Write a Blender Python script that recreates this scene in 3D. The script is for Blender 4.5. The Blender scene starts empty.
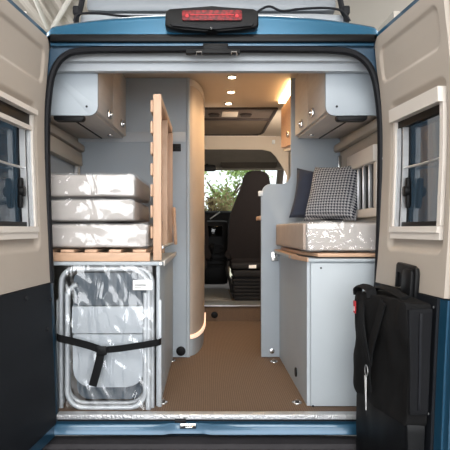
import bpy, bmesh, math, random
from mathutils import Vector, Matrix, noise
random.seed(7)
C = bpy.context.scene.collection
F = 562.0; CX, CY, CZ = -0.03, -2.7, 0.894
def PX(px, Y): return CX + (px-207)*(Y-CY)/F
def PZ(py, Y): return CZ - (py-229)*(Y-CY)/F

# ------------------------------------------------------------------ materials
def new_mat(name):
    m = bpy.data.materials.new(name); m.use_nodes = True
    nt = m.node_tree; b = nt.nodes['Principled BSDF']
    return m, nt, b
def s2l(c):
    return tuple(((v/255)/12.92 if v/255 <= .04045 else ((v/255+.055)/1.055)**2.4) for v in c) + (1,)
def mat(name, rgb, rough=.5, metal=0, var=.06, scale=8, bump=0, bscale=60, stretch=(1,1,1), coat=0, spec=.5):
    m, nt, b = new_mat(name)
    tc = nt.nodes.new('ShaderNodeTexCoord'); mp = nt.nodes.new('ShaderNodeMapping')
    mp.inputs['Scale'].default_value = stretch
    nt.links.new(tc.outputs['Object'], mp.inputs[0])
    n = nt.nodes.new('ShaderNodeTexNoise'); n.inputs['Scale'].default_value = scale; n.inputs['Detail'].default_value = 5
    nt.links.new(mp.outputs[0], n.inputs[0])
    r = nt.nodes.new('ShaderNodeValToRGB'); c = s2l(rgb)
    r.color_ramp.elements[0].position = .3; r.color_ramp.elements[1].position = .7
    r.color_ramp.elements[0].color = tuple(v*(1-var) for v in c[:3])+(1,)
    r.color_ramp.elements[1].color = tuple(min(1, v*(1+var)) for v in c[:3])+(1,)
    nt.links.new(n.outputs[0], r.inputs[0]); nt.links.new(r.outputs[0], b.inputs['Base Color'])
    b.inputs['Roughness'].default_value = rough; b.inputs['Metallic'].default_value = metal
    if max(rgb) < 70 and not metal: spec = .18
    b.inputs['Coat Weight'].default_value = coat; b.inputs['Specular IOR Level'].default_value = spec
    if bump:
        n2 = nt.nodes.new('ShaderNodeTexNoise'); n2.inputs['Scale'].default_value = bscale; n2.inputs['Detail'].default_value = 3
        nt.links.new(mp.outputs[0], n2.inputs[0])
        bp = nt.nodes.new('ShaderNodeBump'); bp.inputs['Strength'].default_value = bump; bp.inputs['Distance'].default_value = .004
        nt.links.new(n2.outputs[0], bp.inputs['Height']); nt.links.new(bp.outputs[0], b.inputs['Normal'])
    return m
def emis(name, rgb, k):
    m, nt, b = new_mat(name)
    b.inputs['Base Color'].default_value = s2l(rgb); b.inputs['Emission Color'].default_value = s2l(rgb)
    b.inputs['Emission Strength'].default_value = k
    return m
M = {}
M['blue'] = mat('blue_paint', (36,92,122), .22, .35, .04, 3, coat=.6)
M['blue_shaded'] = mat('shaded_blue_paint', (20,54,76), .3, .3, .04, 3, coat=.4)  # same body paint, darkened to put the doorway shade into its colour
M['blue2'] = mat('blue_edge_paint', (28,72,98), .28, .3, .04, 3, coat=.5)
M['rubber'] = mat('black_rubber', (22,23,27), .55, 0, .15, 20)
M['gloss'] = mat('gloss_black_trim', (9,10,12), .35)
M['plastic'] = mat('black_plastic', (14,15,17), .45, 0, .1, 20, .15, 300)
M['darkplastic'] = mat('charcoal_plastic', (32,33,36), .6, 0, .1, 20, .2, 300)
M['bumper'] = mat('grey_bumper_plastic', (52,51,54), .6, 0, .1, 10, .3, 400)
M['beige'] = mat('beige_trim_panel', (173,163,152), .55, 0, .02, 3, .05, 500)
M['cream'] = mat('cream_window_frame', (212,205,197), .4, 0, .02, 5)
M['doorblack'] = mat('dark_lower_lining', (20,23,28), .62, 0, .1, 6, .2, 200)
M['grey'] = mat('blue_grey_laminate', (162,171,179), .5, 0, .03, 5)
M['grey2'] = mat('pale_grey_laminate', (164,172,178), .45, 0, .03, 4)
M['white'] = mat('white_header_panel', (178,184,190), .45, 0, .02, 5)
M['wood'] = mat('pale_wood', (196,160,132), .5, 0, .1, 6, .15, 40, (1,8,8))
M['woodv'] = mat('upright_wood', (196,162,136), .5, 0, .1, 6, .15, 40, (8,8,1))
M['doorwood'] = mat('cabinet_wood_veneer', (200,195,190), .4, 0, .06, 5, .05, 40, (6,1,6))
M['tambour'] = mat('tambour_wood', (184,168,154), .45, 0, .05, 5)
M['ceil'] = mat('beige_ceiling_lining', (214,200,182), .65, 0, .03, 4, .1, 300)
M['wall'] = mat('grey_beige_wall_lining', (176,170,160), .65, 0, .03, 4)
M['alu'] = mat('brushed_aluminium', (196,198,200), .35, .8, .06, 30, .1, 200)
M['chrome'] = mat('chrome', (215,215,215), .15, 1, .02, 10)
M['tube'] = mat('light_grey_tube', (176,182,188), .35, .2, .04, 20)
M['seat'] = mat('dark_seat_fabric', (26,23,24), .9, 0, .12, 40, .4, 500)
M['seat2'] = mat('black_seat_plastic', (30,29,30), .6, 0, .1, 20)
M['cushion'] = mat('white_mattress_fabric', (182,176,172), .85, 0, .04, 10, .3, 300)
M['taupe'] = mat('taupe_mattress_fabric', (176,160,148), .85, 0, .06, 10, .3, 300)
M['cloth'] = mat('pale_chair_fabric', (160,168,176), .8, 0, .04, 12, .2, 300)
M['mesh'] = mat('grey_chair_mesh', (74,84,94), .8, 0, .1, 20, .3, 500)
M['strap'] = mat('black_webbing', (15,16,18), .8, 0, .15, 60, .4, 600)
M['bag'] = mat('black_bag_fabric', (15,15,16), .8, 0, .12, 20, .5, 500)
M['bag2'] = mat('charcoal_bag_fabric', (17,18,21), .75, 0, .12, 20, .5, 500)
M['red'] = mat('red_label', (190,36,44), .6)
M['paper'] = mat('white_paper', (236,238,238), .6)
M['print'] = mat('dark_print', (60,62,66), .6)
M['navy'] = mat('navy_cushion_fabric', (48,54,70), .9, 0, .12, 14, .5, 300)
M['popgrey'] = mat('grey_roof_shell', (128,134,140), .4, 0, .03, 4)
M['popband'] = mat('pale_roof_band', (160,166,172), .4, 0, .03, 4)
M['hatch'] = mat('brown_hatch_blind', (108,93,78), .6, 0, .06, 10)
M['hatchdark'] = mat('dark_hatch_frame', (58,50,47), .5, 0, .06, 10)
M['strip'] = mat('brown_control_strip', (92,80,72), .5)
M['visor'] = mat('dark_visor', (66,62,57), .8)
M['headliner'] = mat('grey_headliner', (132,127,119), .85, 0, .06, 10)
M['dash'] = mat('dark_dashboard', (36,37,40), .6, 0, .1, 10)
M['mat'] = mat('grey_cab_mat', (128,128,126), .8, 0, .08, 20)
M['leaf'] = mat('green_leaves', (150,176,104), .6, 0, .35, 3)
M['bark'] = mat('brown_bark', (96,78,60), .9, 0, .2, 10)
M['concrete'] = mat('grey_hall_floor', (120,118,116), .35, 0, .08, 2)
M['hallwall'] = mat('pale_hall_wall', (205,198,190), .7, 0, .03, 1)
M['halldark'] = mat('dark_blue_panel', (60,74,92), .5, 0, .1, 2)
M['truss'] = mat('white_steel', (225,222,216), .5)
M['spot'] = emis('spot_lamp_glow', (255,236,205), 14)
M['led'] = emis('led_strip_glow', (255,214,155), 16)
M['ring'] = emis('step_light_glow', (255,216,190), .8)
M['hall_lamp'] = emis('hall_lamp_glow', (255,250,242), 6)
M['grass'] = mat('outdoor_ground', (150,150,130), .9)

def lens_mat():
    m, nt, b = new_mat('red_lamp_lens')
    tc = nt.nodes.new('ShaderNodeTexCoord'); v = nt.nodes.new('ShaderNodeTexVoronoi'); v.inputs['Scale'].default_value = 70
    nt.links.new(tc.outputs['Object'], v.inputs[0]); r = nt.nodes.new('ShaderNodeValToRGB')
    r.color_ramp.elements[0].color = s2l((150,12,24)); r.color_ramp.elements[1].color = s2l((70,3,8)); r.color_ramp.elements[1].position = .8
    nt.links.new(v.outputs[0], r.inputs[0]); nt.links.new(r.outputs[0], b.inputs['Base Color'])
    b.inputs['Roughness'].default_value = .35; b.inputs['Specular IOR Level'].default_value = .3
    return m
M['lens'] = lens_mat()
def floor_mat():
    m, nt, b = new_mat('brown_woven_floor')
    tc = nt.nodes.new('ShaderNodeTexCoord')
    w = nt.nodes.new('ShaderNodeTexWave'); w.inputs['Scale'].default_value = 28; w.inputs['Distortion'].default_value = .6; w.bands_direction = 'X'
    n = nt.nodes.new('ShaderNodeTexNoise'); n.inputs['Scale'].default_value = 120
    nt.links.new(tc.outputs['Object'], w.inputs[0]); nt.links.new(tc.outputs['Object'], n.inputs[0])
    mx = nt.nodes.new('ShaderNodeMix'); mx.data_type = 'FLOAT'; mx.inputs[0].default_value = .5
    nt.links.new(w.outputs[1], mx.inputs[2]); nt.links.new(n.outputs[0], mx.inputs[3])
    r = nt.nodes.new('ShaderNodeValToRGB'); r.color_ramp.elements[0].position = .2; r.color_ramp.elements[1].position = .8
    r.color_ramp.elements[0].color = s2l((80,63,50)); r.color_ramp.elements[1].color = s2l((116,94,76))
    nt.links.new(mx.outputs[0], r.inputs[0]); nt.links.new(r.outputs[0], b.inputs['Base Color'])
    b.inputs['Roughness'].default_value = .75
    bp = nt.nodes.new('ShaderNodeBump'); bp.inputs['Strength'].default_value = .3; bp.inputs['Distance'].default_value = .002
    nt.links.new(mx.outputs[0], bp.inputs['Height']); nt.links.new(bp.outputs[0], b.inputs['Normal'])
    return m
M['floor'] = floor_mat()
def checkerplate():
    m, nt, b = new_mat('tread_plate_aluminium')
    tc = nt.nodes.new('ShaderNodeTexCoord'); v = nt.nodes.new('ShaderNodeTexVoronoi'); v.inputs['Scale'].default_value = 110
    nt.links.new(tc.outputs['Object'], v.inputs[0])
    b.inputs['Base Color'].default_value = s2l((205,206,208)); b.inputs['Metallic'].default_value = .7; b.inputs['Roughness'].default_value = .35
    bp = nt.nodes.new('ShaderNodeBump'); bp.inputs['Strength'].default_value = .9; bp.inputs['Distance'].default_value = .004
    nt.links.new(v.outputs[0], bp.inputs['Height']); nt.links.new(bp.outputs[0], b.inputs['Normal'])
    return m
M['tread'] = checkerplate()
def tinted_glass(name, tint, refl=.12):
    m, nt, b = new_mat(name); nt.nodes.remove(b)
    out = [n for n in nt.nodes if n.type == 'OUTPUT_MATERIAL'][0]
    t = nt.nodes.new('ShaderNodeBsdfTransparent'); t.inputs[0].default_value = tint+(1,)
    g = nt.nodes.new('ShaderNodeBsdfGlossy'); g.inputs['Roughness'].default_value = .02
    lw = nt.nodes.new('ShaderNodeLayerWeight'); lw.inputs[0].default_value = .5
    pw = nt.nodes.new('ShaderNodeMath'); pw.operation = 'POWER'; pw.inputs[1].default_value = 5; nt.links.new(lw.outputs[1], pw.inputs[0])
    fr = nt.nodes.new('ShaderNodeMath'); fr.operation = 'MULTIPLY_ADD'; fr.inputs[1].default_value = .9; fr.inputs[2].default_value = .04
    nt.links.new(pw.outputs[0], fr.inputs[0])
    mx = nt.nodes.new('ShaderNodeMixShader')
    nt.links.new(fr.outputs[0], mx.inputs[0]); nt.links.new(t.outputs[0], mx.inputs[1]); nt.links.new(g.outputs[0], mx.inputs[2])
    nt.links.new(mx.outputs[0], out.inputs[0]); return m
M['glass'] = tinted_glass('tinted_window_glass', (.30,.30,.30))
M['windscreen'] = tinted_glass('windscreen_glass', (.93,.95,.94))
def wrap_mat(name, milk, gloss, bumpy=1.0, sc=14, stretch=(1,1,1), thr=.55):
    # clear polythene: mostly see-through, a little milky, with gloss, plus crease highlights painted in as white streaks
    m, nt, b = new_mat(name); nt.nodes.remove(b)
    out = [n for n in nt.nodes if n.type == 'OUTPUT_MATERIAL'][0]
    tc = nt.nodes.new('ShaderNodeTexCoord'); mp = nt.nodes.new('ShaderNodeMapping'); mp.inputs['Scale'].default_value = stretch
    nt.links.new(tc.outputs['Object'], mp.inputs[0])
    n = nt.nodes.new('ShaderNodeTexNoise'); n.noise_type = 'RIDGED_MULTIFRACTAL'
    n.inputs['Scale'].default_value = sc; n.inputs['Detail'].default_value = 4; n.inputs['Distortion'].default_value = 1.2
    nt.links.new(mp.outputs[0], n.inputs[0])
    bp = nt.nodes.new('ShaderNodeBump'); bp.inputs['Strength'].default_value = bumpy; bp.inputs['Distance'].default_value = .012
    nt.links.new(n.outputs[0], bp.inputs['Height'])
    t = nt.nodes.new('ShaderNodeBsdfTransparent')
    d = nt.nodes.new('ShaderNodeBsdfDiffuse'); d.inputs[0].default_value = (.85,.87,.9,1)
    g = nt.nodes.new('ShaderNodeBsdfGlossy'); g.inputs['Roughness'].default_value = .10; g.inputs[0].default_value = (1,1,1,1)
    nt.links.new(bp.outputs[0], g.inputs['Normal']); nt.links.new(bp.outputs[0], d.inputs['Normal'])
    r = nt.nodes.new('ShaderNodeValToRGB'); r.color_ramp.elements[0].position = thr; r.color_ramp.elements[1].position = 1.0
    r.color_ramp.elements[0].color = (milk,)*3+(1,); r.color_ramp.elements[1].color = (min(1, milk+.6),)*3+(1,)
    nt.links.new(n.outputs[0], r.inputs[0])
    m1 = nt.nodes.new('ShaderNodeMixShader'); nt.links.new(r.outputs[0], m1.inputs[0])
    nt.links.new(t.outputs[0], m1.inputs[1]); nt.links.new(d.outputs[0], m1.inputs[2])
    m2 = nt.nodes.new('ShaderNodeMixShader'); m2.inputs[0].default_value = gloss
    nt.links.new(m1.outputs[0], m2.inputs[1]); nt.links.new(g.outputs[0], m2.inputs[2])
    nt.links.new(m2.outputs[0], out.inputs[0]); return m
M['wrap'] = wrap_mat('mattress_polythene', .06, .06, .6, 8, (1.4,1,1), .66)
M['wrapchair'] = wrap_mat('chair_polythene', .01, .07, 1.0, 8, (2.6,1,.55), .76)
def houndstooth():
    m, nt, b = new_mat('houndstooth_weave')
    uv = nt.nodes.new('ShaderNodeUVMap'); sep = nt.nodes.new('ShaderNodeSeparateXYZ'); nt.links.new(uv.outputs[0], sep.inputs[0])
    def mt(op, a, bb=None):
        x = nt.nodes.new('ShaderNodeMath'); x.operation = op
        for i, v in enumerate((a, bb)):
            if v is None: continue
            if isinstance(v, (int, float)): x.inputs[i].default_value = v
            else: nt.links.new(v, x.inputs[i])
        return x.outputs[0]
    u = mt('MULTIPLY', sep.outputs[0], 19); v = mt('MULTIPLY', sep.outputs[1], 22)
    fu = mt('FRACT', u); fv = mt('FRACT', v)
    a = mt('GREATER_THAN', fu, .5); c = mt('GREATER_THAN', fv, .5)
    st = mt('GREATER_THAN', mt('FRACT', mt('MULTIPLY', mt('ADD', u, v), 2)), .5)
    both = mt('MULTIPLY', a, c); one = mt('SUBTRACT', mt('ADD', a, c), mt('MULTIPLY', both, 2))
    f = mt('ADD', both, mt('MULTIPLY', one, st))
    mx = nt.nodes.new('ShaderNodeMix'); mx.data_type = 'RGBA'; nt.links.new(f, mx.inputs[0])
    mx.inputs[6].default_value = s2l((26,32,48)); mx.inputs[7].default_value = s2l((170,171,174))
    nt.links.new(mx.outputs[2], b.inputs['Base Color']); b.inputs['Roughness'].default_value = .9
    return m
M['hound'] = houndstooth()

# ------------------------------------------------------------------ mesh tools
OFF = {}
class MB:
    def __init__(s): s.bm = bmesh.new()
    def box(s, x0, x1, y0, y1, z0, z1, bev=0, seg=2):
        r = bmesh.ops.create_cube(s.bm, size=1)
        for v in r['verts']:
            v.co = Vector((x0+(v.co.x+.5)*(x1-x0), y0+(v.co.y+.5)*(y1-y0), z0+(v.co.z+.5)*(z1-z0)))
        if bev:
            es = list({e for v in r['verts'] for e in v.link_edges})
            bmesh.ops.bevel(s.bm, geom=es, offset=bev, segments=seg, profile=.5, affect='EDGES')
        return s
    def rbox(s, x0, x1, y0, y1, z0, z1, r, n=8, fn=None, dens=None):
        """rounded box with an even grid; fn moves each point"""
        bm = bmesh.new()
        bmesh.ops.create_cube(bm, size=2)
        bmesh.ops.subdivide_edges(bm, edges=bm.edges[:], cuts=n, use_grid_fill=True)
        c = Vector(((x0+x1)/2, (y0+y1)/2, (z0+z1)/2)); h = Vector(((x1-x0)/2, (y1-y0)/2, (z1-z0)/2))
        r = min(r, h.x*.999, h.y*.999, h.z*.999)
        for v in bm.verts:
            # push the outer ring of grid lines into the rounded band
            q = Vector([math.copysign(abs(t)**.8, t) for t in v.co])
            p = Vector((q.x*h.x, q.y*h.y, q.z*h.z))
            inn = Vector([max(-h[i]+r, min(h[i]-r, p[i])) for i in range(3)])
            d = p-inn
            p = inn + (d.normalized()*r if d.length > 1e-9 else d)
            v.co = p+c
        if fn:
            for v in bm.verts: v.co = fn(v.co)
        me = bpy.data.meshes.new('t'); bm.to_mesh(me); bm.free(); s.bm.from_mesh(me); bpy.data.meshes.remove(me)
        return s
    def prism(s, pts, a, b, axis='y', bev=0, seg=2):
        """pts: 2-D outline; axis 'y': pts=(x,z) extruded from y=a to b; 'x': pts=(y,z); 'z': pts=(x,y)"""
        def mk(p, t):
            return {'y': Vector((p[0], t, p[1])), 'x': Vector((t, p[0], p[1])), 'z': Vector((p[0], p[1], t))}[axis]
        va = [s.bm.verts.new(mk(p, a)) for p in pts]; vb = [s.bm.verts.new(mk(p, b)) for p in pts]
        fs = [s.bm.faces.new(va), s.bm.faces.new(vb[::-1])]; n = len(pts)
        for i in range(n): s.bm.faces.new((va[i], vb[i], vb[(i+1) % n], va[(i+1) % n]))
        if bev:
            es = list({e for f in fs for e in f.edges})
            bmesh.ops.bevel(s.bm, geom=es, offset=bev, segments=seg, profile=.5, affect='EDGES')
        return s
    def tube(s, pts, r, seg=8, closed=False, flat=None, rad=None):
        """sweep; flat=(w,h,up) makes a ribbon-like elliptical section"""
        P = [Vector(p) for p in pts]; n = len(P); rings = []
        up0 = Vector((0, 0, 1)); prev = None
        for i in range(n):
            if closed: t = (P[(i+1) % n]-P[i-1]).normalized()
            else: t = (P[min(i+1, n-1)]-P[max(i-1, 0)]).normalized()
            if flat: u = (Vector(flat[2])-t*Vector(flat[2]).dot(t)).normalized()
            else:
                ref = prev if prev else (up0 if abs(t.z) < .9 else Vector((1, 0, 0)))
                u = (ref-t*ref.dot(t)).normalized(); prev = u
            w = t.cross(u); ring = []
            for k in range(seg):
                a = 2*math.pi*k/seg
                if flat:
                    ca, sa = math.cos(a+math.pi/seg), math.sin(a+math.pi/seg)
                    ring.append(s.bm.verts.new(P[i]+w*ca*flat[0]+u*sa*flat[1]))
                else:
                    rr = rad[i] if rad else r
                    ring.append(s.bm.verts.new(P[i]+(u*math.cos(a)+w*math.sin(a))*rr))
            rings.append(ring)
        m = n if closed else n-1
        for i in range(m):
            A, B = rings[i], rings[(i+1) % n]
            for k in range(seg): s.bm.faces.new((A[k], A[(k+1) % seg], B[(k+1) % seg], B[k]))
        if not closed: s.bm.faces.new(rings[0][::-1]); s.bm.faces.new(rings[-1])
        return s
    def disc(s, c, r, h, axis='z', seg=24, bev=0, r2=None):
        r2 = r if r2 is None else r2; c = Vector(c); A = []; B = []
        for k in range(seg):
            a = 2*math.pi*k/seg; ca, sa = math.cos(a), math.sin(a)
            def mk(R, t): return c + {'z': Vector((ca*R, sa*R, t)), 'y': Vector((ca*R, t, sa*R)), 'x': Vector((t, ca*R, sa*R))}[axis]
            A.append(s.bm.verts.new(mk(r, 0))); B.append(s.bm.verts.new(mk(r2, h)))
        fa = s.bm.faces.new(A); fb = s.bm.faces.new(B[::-1])
        for k in range(seg): s.bm.faces.new((A[k], B[k], B[(k+1) % seg], A[(k+1) % seg]))
        if bev: bmesh.ops.bevel(s.bm, geom=list(fb.edges), offset=bev, segments=2, profile=.5, affect='EDGES')
        return s
    def grid(s, fn, nu, nv, keep=None, thick=0):
        V = [[s.bm.verts.new(fn(i/nu, j/nv)) for j in range(nv+1)] for i in range(nu+1)]
        for i in range(nu):
            for j in range(nv):
                if keep and not keep((i+.5)/nu, (j+.5)/nv): continue
                s.bm.faces.new((V[i][j], V[i+1][j], V[i+1][j+1], V[i][j+1]))
        loose = [v for v in s.bm.verts if not v.link_faces]
        bmesh.ops.delete(s.bm, geom=loose, context='VERTS')
        return s
    def move(s, fn):
        for v in s.bm.verts: v.co = fn(v.co)
        return s
    def build(s, name, m, parent=None, smooth=True, loc=None, solid=0, uv=None):
        bm = s.bm
        bmesh.ops.recalc_face_normals(bm, faces=bm.faces[:])
        if uv:
            l = bm.loops.layers.uv.new('UVMap')
            for f in bm.faces:
                for lp in f.loops: lp[l].uv = uv(lp.vert.co)
        if parent is not None: off = OFF[parent.name]
        elif loc is not None: off = Vector(loc)
        else:
            xs = [v.co.x for v in bm.verts]; ys = [v.co.y for v in bm.verts]; zs = [v.co.z for v in bm.verts]
            off = Vector(((min(xs)+max(xs))/2, (min(ys)+max(ys))/2, min(zs)))
        for v in bm.verts: v.co -= off
        me = bpy.data.meshes.new(name); bm.to_mesh(me); bm.free()
        me.materials.append(m)
        if smooth:
            for p in me.polygons: p.use_smooth = True
            me.set_sharp_from_angle(angle=math.radians(35))
        o = bpy.data.objects.new(name, me); C.objects.link(o)
        if parent is not None: o.parent = parent
        else: o.location = off
        OFF[o.name] = off.copy()
        if solid:
            md = o.modifiers.new('t', 'SOLIDIFY'); md.thickness = solid; md.offset = 0
        return o
def tag(o, label=None, cat=None, group=None, kind=None):
    if label: o['label'] = label
    if cat: o['category'] = cat
    if group: o['group'] = group
    if kind: o['kind'] = kind
    return o
def thing(name, label, cat, loc, group=None):
    o = bpy.data.objects.new(name, None); C.objects.link(o); o.location = loc; o.empty_display_size = .05
    OFF[o.name] = Vector(loc); return tag(o, label, cat, group)
def dup(root, loc, label=None):
    r = root.copy(); C.objects.link(r); r.location = loc
    if label: r['label'] = label
    for ch in list(root.children):
        c = ch.copy(); C.objects.link(c); c.parent = r
        for g in ch.children:
            d = g.copy(); C.objects.link(d); d.parent = c
    return r
def rr(x0, x1, z0, z1, r, n=6):
    r = r if isinstance(r, (list, tuple)) else (r,)*4     # bl, br, tr, tl
    out = []
    for (cx, cz, a0, q) in ((x0, z0, 180, r[0]), (x1, z0, 270, r[1]), (x1, z1, 0, r[2]), (x0, z1, 90, r[3])):
        sx = 1 if cx == x0 else -1; sz = 1 if cz == z0 else -1
        if q <= 0: out.append((cx, cz)); continue
        for k in range(n+1):
            a = math.radians(a0+90*k/n); out.append((cx+sx*q+q*math.cos(a), cz+sz*q+q*math.sin(a)))
    return out
def smooth_path(pts, n=6, closed=False):
    P = [Vector(p) for p in pts]; out = []; N = len(P)
    rng = N if closed else N-1
    for i in range(rng):
        if closed: a, b, c, d = P[i-1], P[i], P[(i+1) % N], P[(i+2) % N]
        else: a, b, c, d = P[max(i-1, 0)], P[i], P[i+1], P[min(i+2, N-1)]
        for k in range(n):
            t = k/n
            out.append(.5*((2*b)+(c-a)*t+(2*a-5*b+4*c-d)*t*t+(3*b-a-3*c+d)*t**3))
    if not closed: out.append(P[-1])
    return out
def interp(tab, z):
    if z <= tab[0][0]: return tab[0][1]
    for (a, va), (b, vb) in zip(tab, tab[1:]):
        if z <= b:
            t = (z-a)/(b-a); return va+(vb-va)*t
    return tab[-1][1]
def sstep(a, b, x):
    t = max(0, min(1, (x-a)/(b-a))); return t*t*(3-2*t)
def struct(name, mb, m, parent=None, **k):
    o = mb.build(name, m, parent, **k)
    if parent is None: o['kind'] = 'structure'
    return o

XL, XR, ZC = -.93, .90, 1.95        # living area
YP = 1.22                           # partitions at the end of the bed area
# ------------------------------------------------------------------ setting: van interior
mb = MB(); mb.box(XL, XR, .02, 2.76, -.03, 0); struct('floor', mb, M['floor'])
mb = MB(); mb.prism([(.16, 1.80), (.55, ZC), (3.7, ZC), (3.7, ZC+.03), (.54, ZC+.03), (.16, 1.83)], XL, XR, 'x')
struct('ceiling', mb, M['ceil'])
mb = MB(); mb.box(XL-.03, XL, .10, 3.8, -.03, ZC+.03); struct('wall_left', mb, M['wall'])
mb = MB(); mb.box(XR, XR+.03, .10, 3.8, -.03, ZC+.03); struct('wall_right', mb, M['wall'])

# side windows with their blind cassettes (one each side)
for nm, X, s in (('window_1', XL, 1), ('window_2', XR, -1)):
    y0, y1, z0, z1 = (.28, 1.14, .86, 1.41) if s > 0 else (.28, .84, .96, 1.345)
    t = bpy.data.objects.new(nm, None); C.objects.link(t); t.location = (X, .6, z0); OFF[t.name] = Vector((X, .6, z0)); t['kind'] = 'structure'
    mb = MB()
    def bx(a, b, ya, yb, za, zb, bev=.006):
        mb.box(min(X+s*a, X+s*b), max(X+s*a, X+s*b), ya, yb, za, zb, bev)
    bx(.001, .05, y0, y1, z1-.09, z1)
    bx(.001, .035, y0, y1, z0, z0+.05); bx(.001, .035, y0, y0+.05, z0+.05, z1-.09); bx(.001, .035, y1-.04, y1, z0+.05, z1-.09)
    mb.build('window_frame', M['wall'] if s > 0 else M['cream'], t)
    mb = MB(); bx(.002, .006, y0+.05, y1-.04, z0+.05, z1-.09, 0); mb.build('window_pane', M['grey'] if s > 0 else M['plastic'], t)
    mb = MB(); bx(.001, .05, .13, YP-.004, 1.425, 1.475, .012); mb.build('upper_ledge', M['wall'], t)
    mb = MB()
    for ya in ((1.06,) if s > 0 else (.72, .66, .55, .43)): bx(.008, .03, ya, ya+(.025 if s > 0 else .010), z0+.05, z1-.09, .004)
    mb.build('window_rail', M['alu'], t)
    mb = MB(); bx(.001, .028, 1.165, 1.20, 1.18, 1.40, .008); mb.build('wall_light', M['chrome'], t)

# ------------------------------------------------------------------ bathroom cabin (left of the aisle)
t = thing('bathroom_cabin', 'blue grey bathroom cabin with curved wooden door left of the aisle', 'bathroom cabin', (-.5, 1.3, 0))
mb = MB(); mb.box(XL+.002, -.175, YP, YP+.03, .001, ZC-.002); mb.build('front_panel', M['grey'], t)
mb = MB(); mb.prism(rr(-.178, -.148, YP-.006, YP+.036, .012), .001, ZC-.002, 'z'); mb.build('edge_post', M['grey2'], t)
# curved tambour: quarter ellipse, then straight on
def cab(r0=0):
    pts = []
    for k in range(25):
        a = math.pi/2*k/24; pts.append((-.155+(.102+r0)*math.sin(a), 1.85-(.60+r0)*math.cos(a)))
    return pts
def ribbed(pts, z0, z1, amp=.0, th=.02):
    mb = MB(); inner = [(x-th, y+th*.5) for x, y in pts]
    mb.prism(pts+[(pts[-1][0], 2.3), (pts[-1][0]-th, 2.3)]+inner[::-1], z0, z1, 'z'); return mb
ribbed(cab(), .15, ZC-.002).build('curved_door', M['tambour'], t)
ribbed(cab(.004), ZC-.05, ZC-.003).build('door_track', M['doorwood'], t)
ribbed(cab(-.004), .001, .124).build('plinth', M['grey2'], t)
ribbed(cab(.012), .124, .15, th=.05).build('light_strip', M['ring'], t)
mb = MB(); mb.box(XL+.002, -.18, YP-.006, YP, 1.50, 1.57, .003); mb.build('wall_rail', M['white'], t)
mb = MB(); mb.disc((-.212, YP, PZ(351, YP)), .033, -.012, 'y', bev=.004); mb.build('round_vent', M['plastic'], t)
o = MB().box(PX(172, YP), PX(181, YP), YP-.008, YP, PZ(151.5, YP), PZ(144, YP), .003).build('socket_plate', M['darkplastic'], t)
mb = MB()
for k in range(3): mb.disc((PX(174.5+k*2.3, YP), YP-.008, PZ(147.8, YP)), .006, -.002, 'y', 12)
mb.build('socket', M['plastic'], o)

# ------------------------------------------------------------------ right partition panel
def pt(x, y, Y=YP): return (PX(x, Y), PZ(y, Y))
out = [(.348, .001), (.348, PZ(196, YP))]
cx, cz = PX(270, YP), PZ(193, YP)
R = cz and (cx-.348)
for k in range(1, 8):
    a = math.pi-math.pi/2*k/7; out.append((cx+R*math.cos(a), PZ(196, YP)+ (PZ(184, YP)-PZ(196, YP))*math.sin(a)))
x1 = PX(291, YP); rf = .06
for k in range(0, 8):
    a = -math.pi/2+math.pi/2*k/7; out.append((x1-rf+rf*math.cos(a), PZ(184, YP)+rf+rf*math.sin(a)))
out += [(x1, ZC-.002), (XR-.002, ZC-.002), (XR-.002, .001)]
t = thing('partition_panel', 'blue grey stepped partition panel behind the right bed, right of the aisle', 'partition', (.6, YP, 0))
MB().prism(out, YP, YP+.028, 'y', .003).build('panel', M['grey'], t)
mb = MB(); mb.disc((PX(272, YP), YP, PZ(351, YP)), .018, -.008, 'y', 16, .003); mb.build('floor_bolt', M['chrome'], t)
mb = MB(); mb.box(PX(271, YP), PX(278, YP), YP-.02, YP, PZ(261, YP), PZ(252, YP), .004); mb.disc((PX(274.5, YP), YP-.02, PZ(257, YP)), .012, -.006, 'y', 16, .003)
mb.build('latch', M['chrome'], t)
mb = MB(); mb.box(PX(258.5, YP), PX(263, YP), YP-.012, YP+.035, PZ(196, YP), PZ(191, YP), .004); mb.build('white_clip', M['paper'], t)

# kitchen unit behind the partition
t = thing('kitchen_unit', 'dark sided kitchen unit with wooden worktop beyond the right partition', 'kitchen unit', (.6, 1.8, 0))
MB().box(.37, XR-.002, YP+.03, 1.5, .001, .955).build('cabinet_body', M['hatchdark'], t)
MB().box(.338, XR-.002, YP+.03, 1.52, .957, .987, .006).build('worktop', M['wood'], t)

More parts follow.
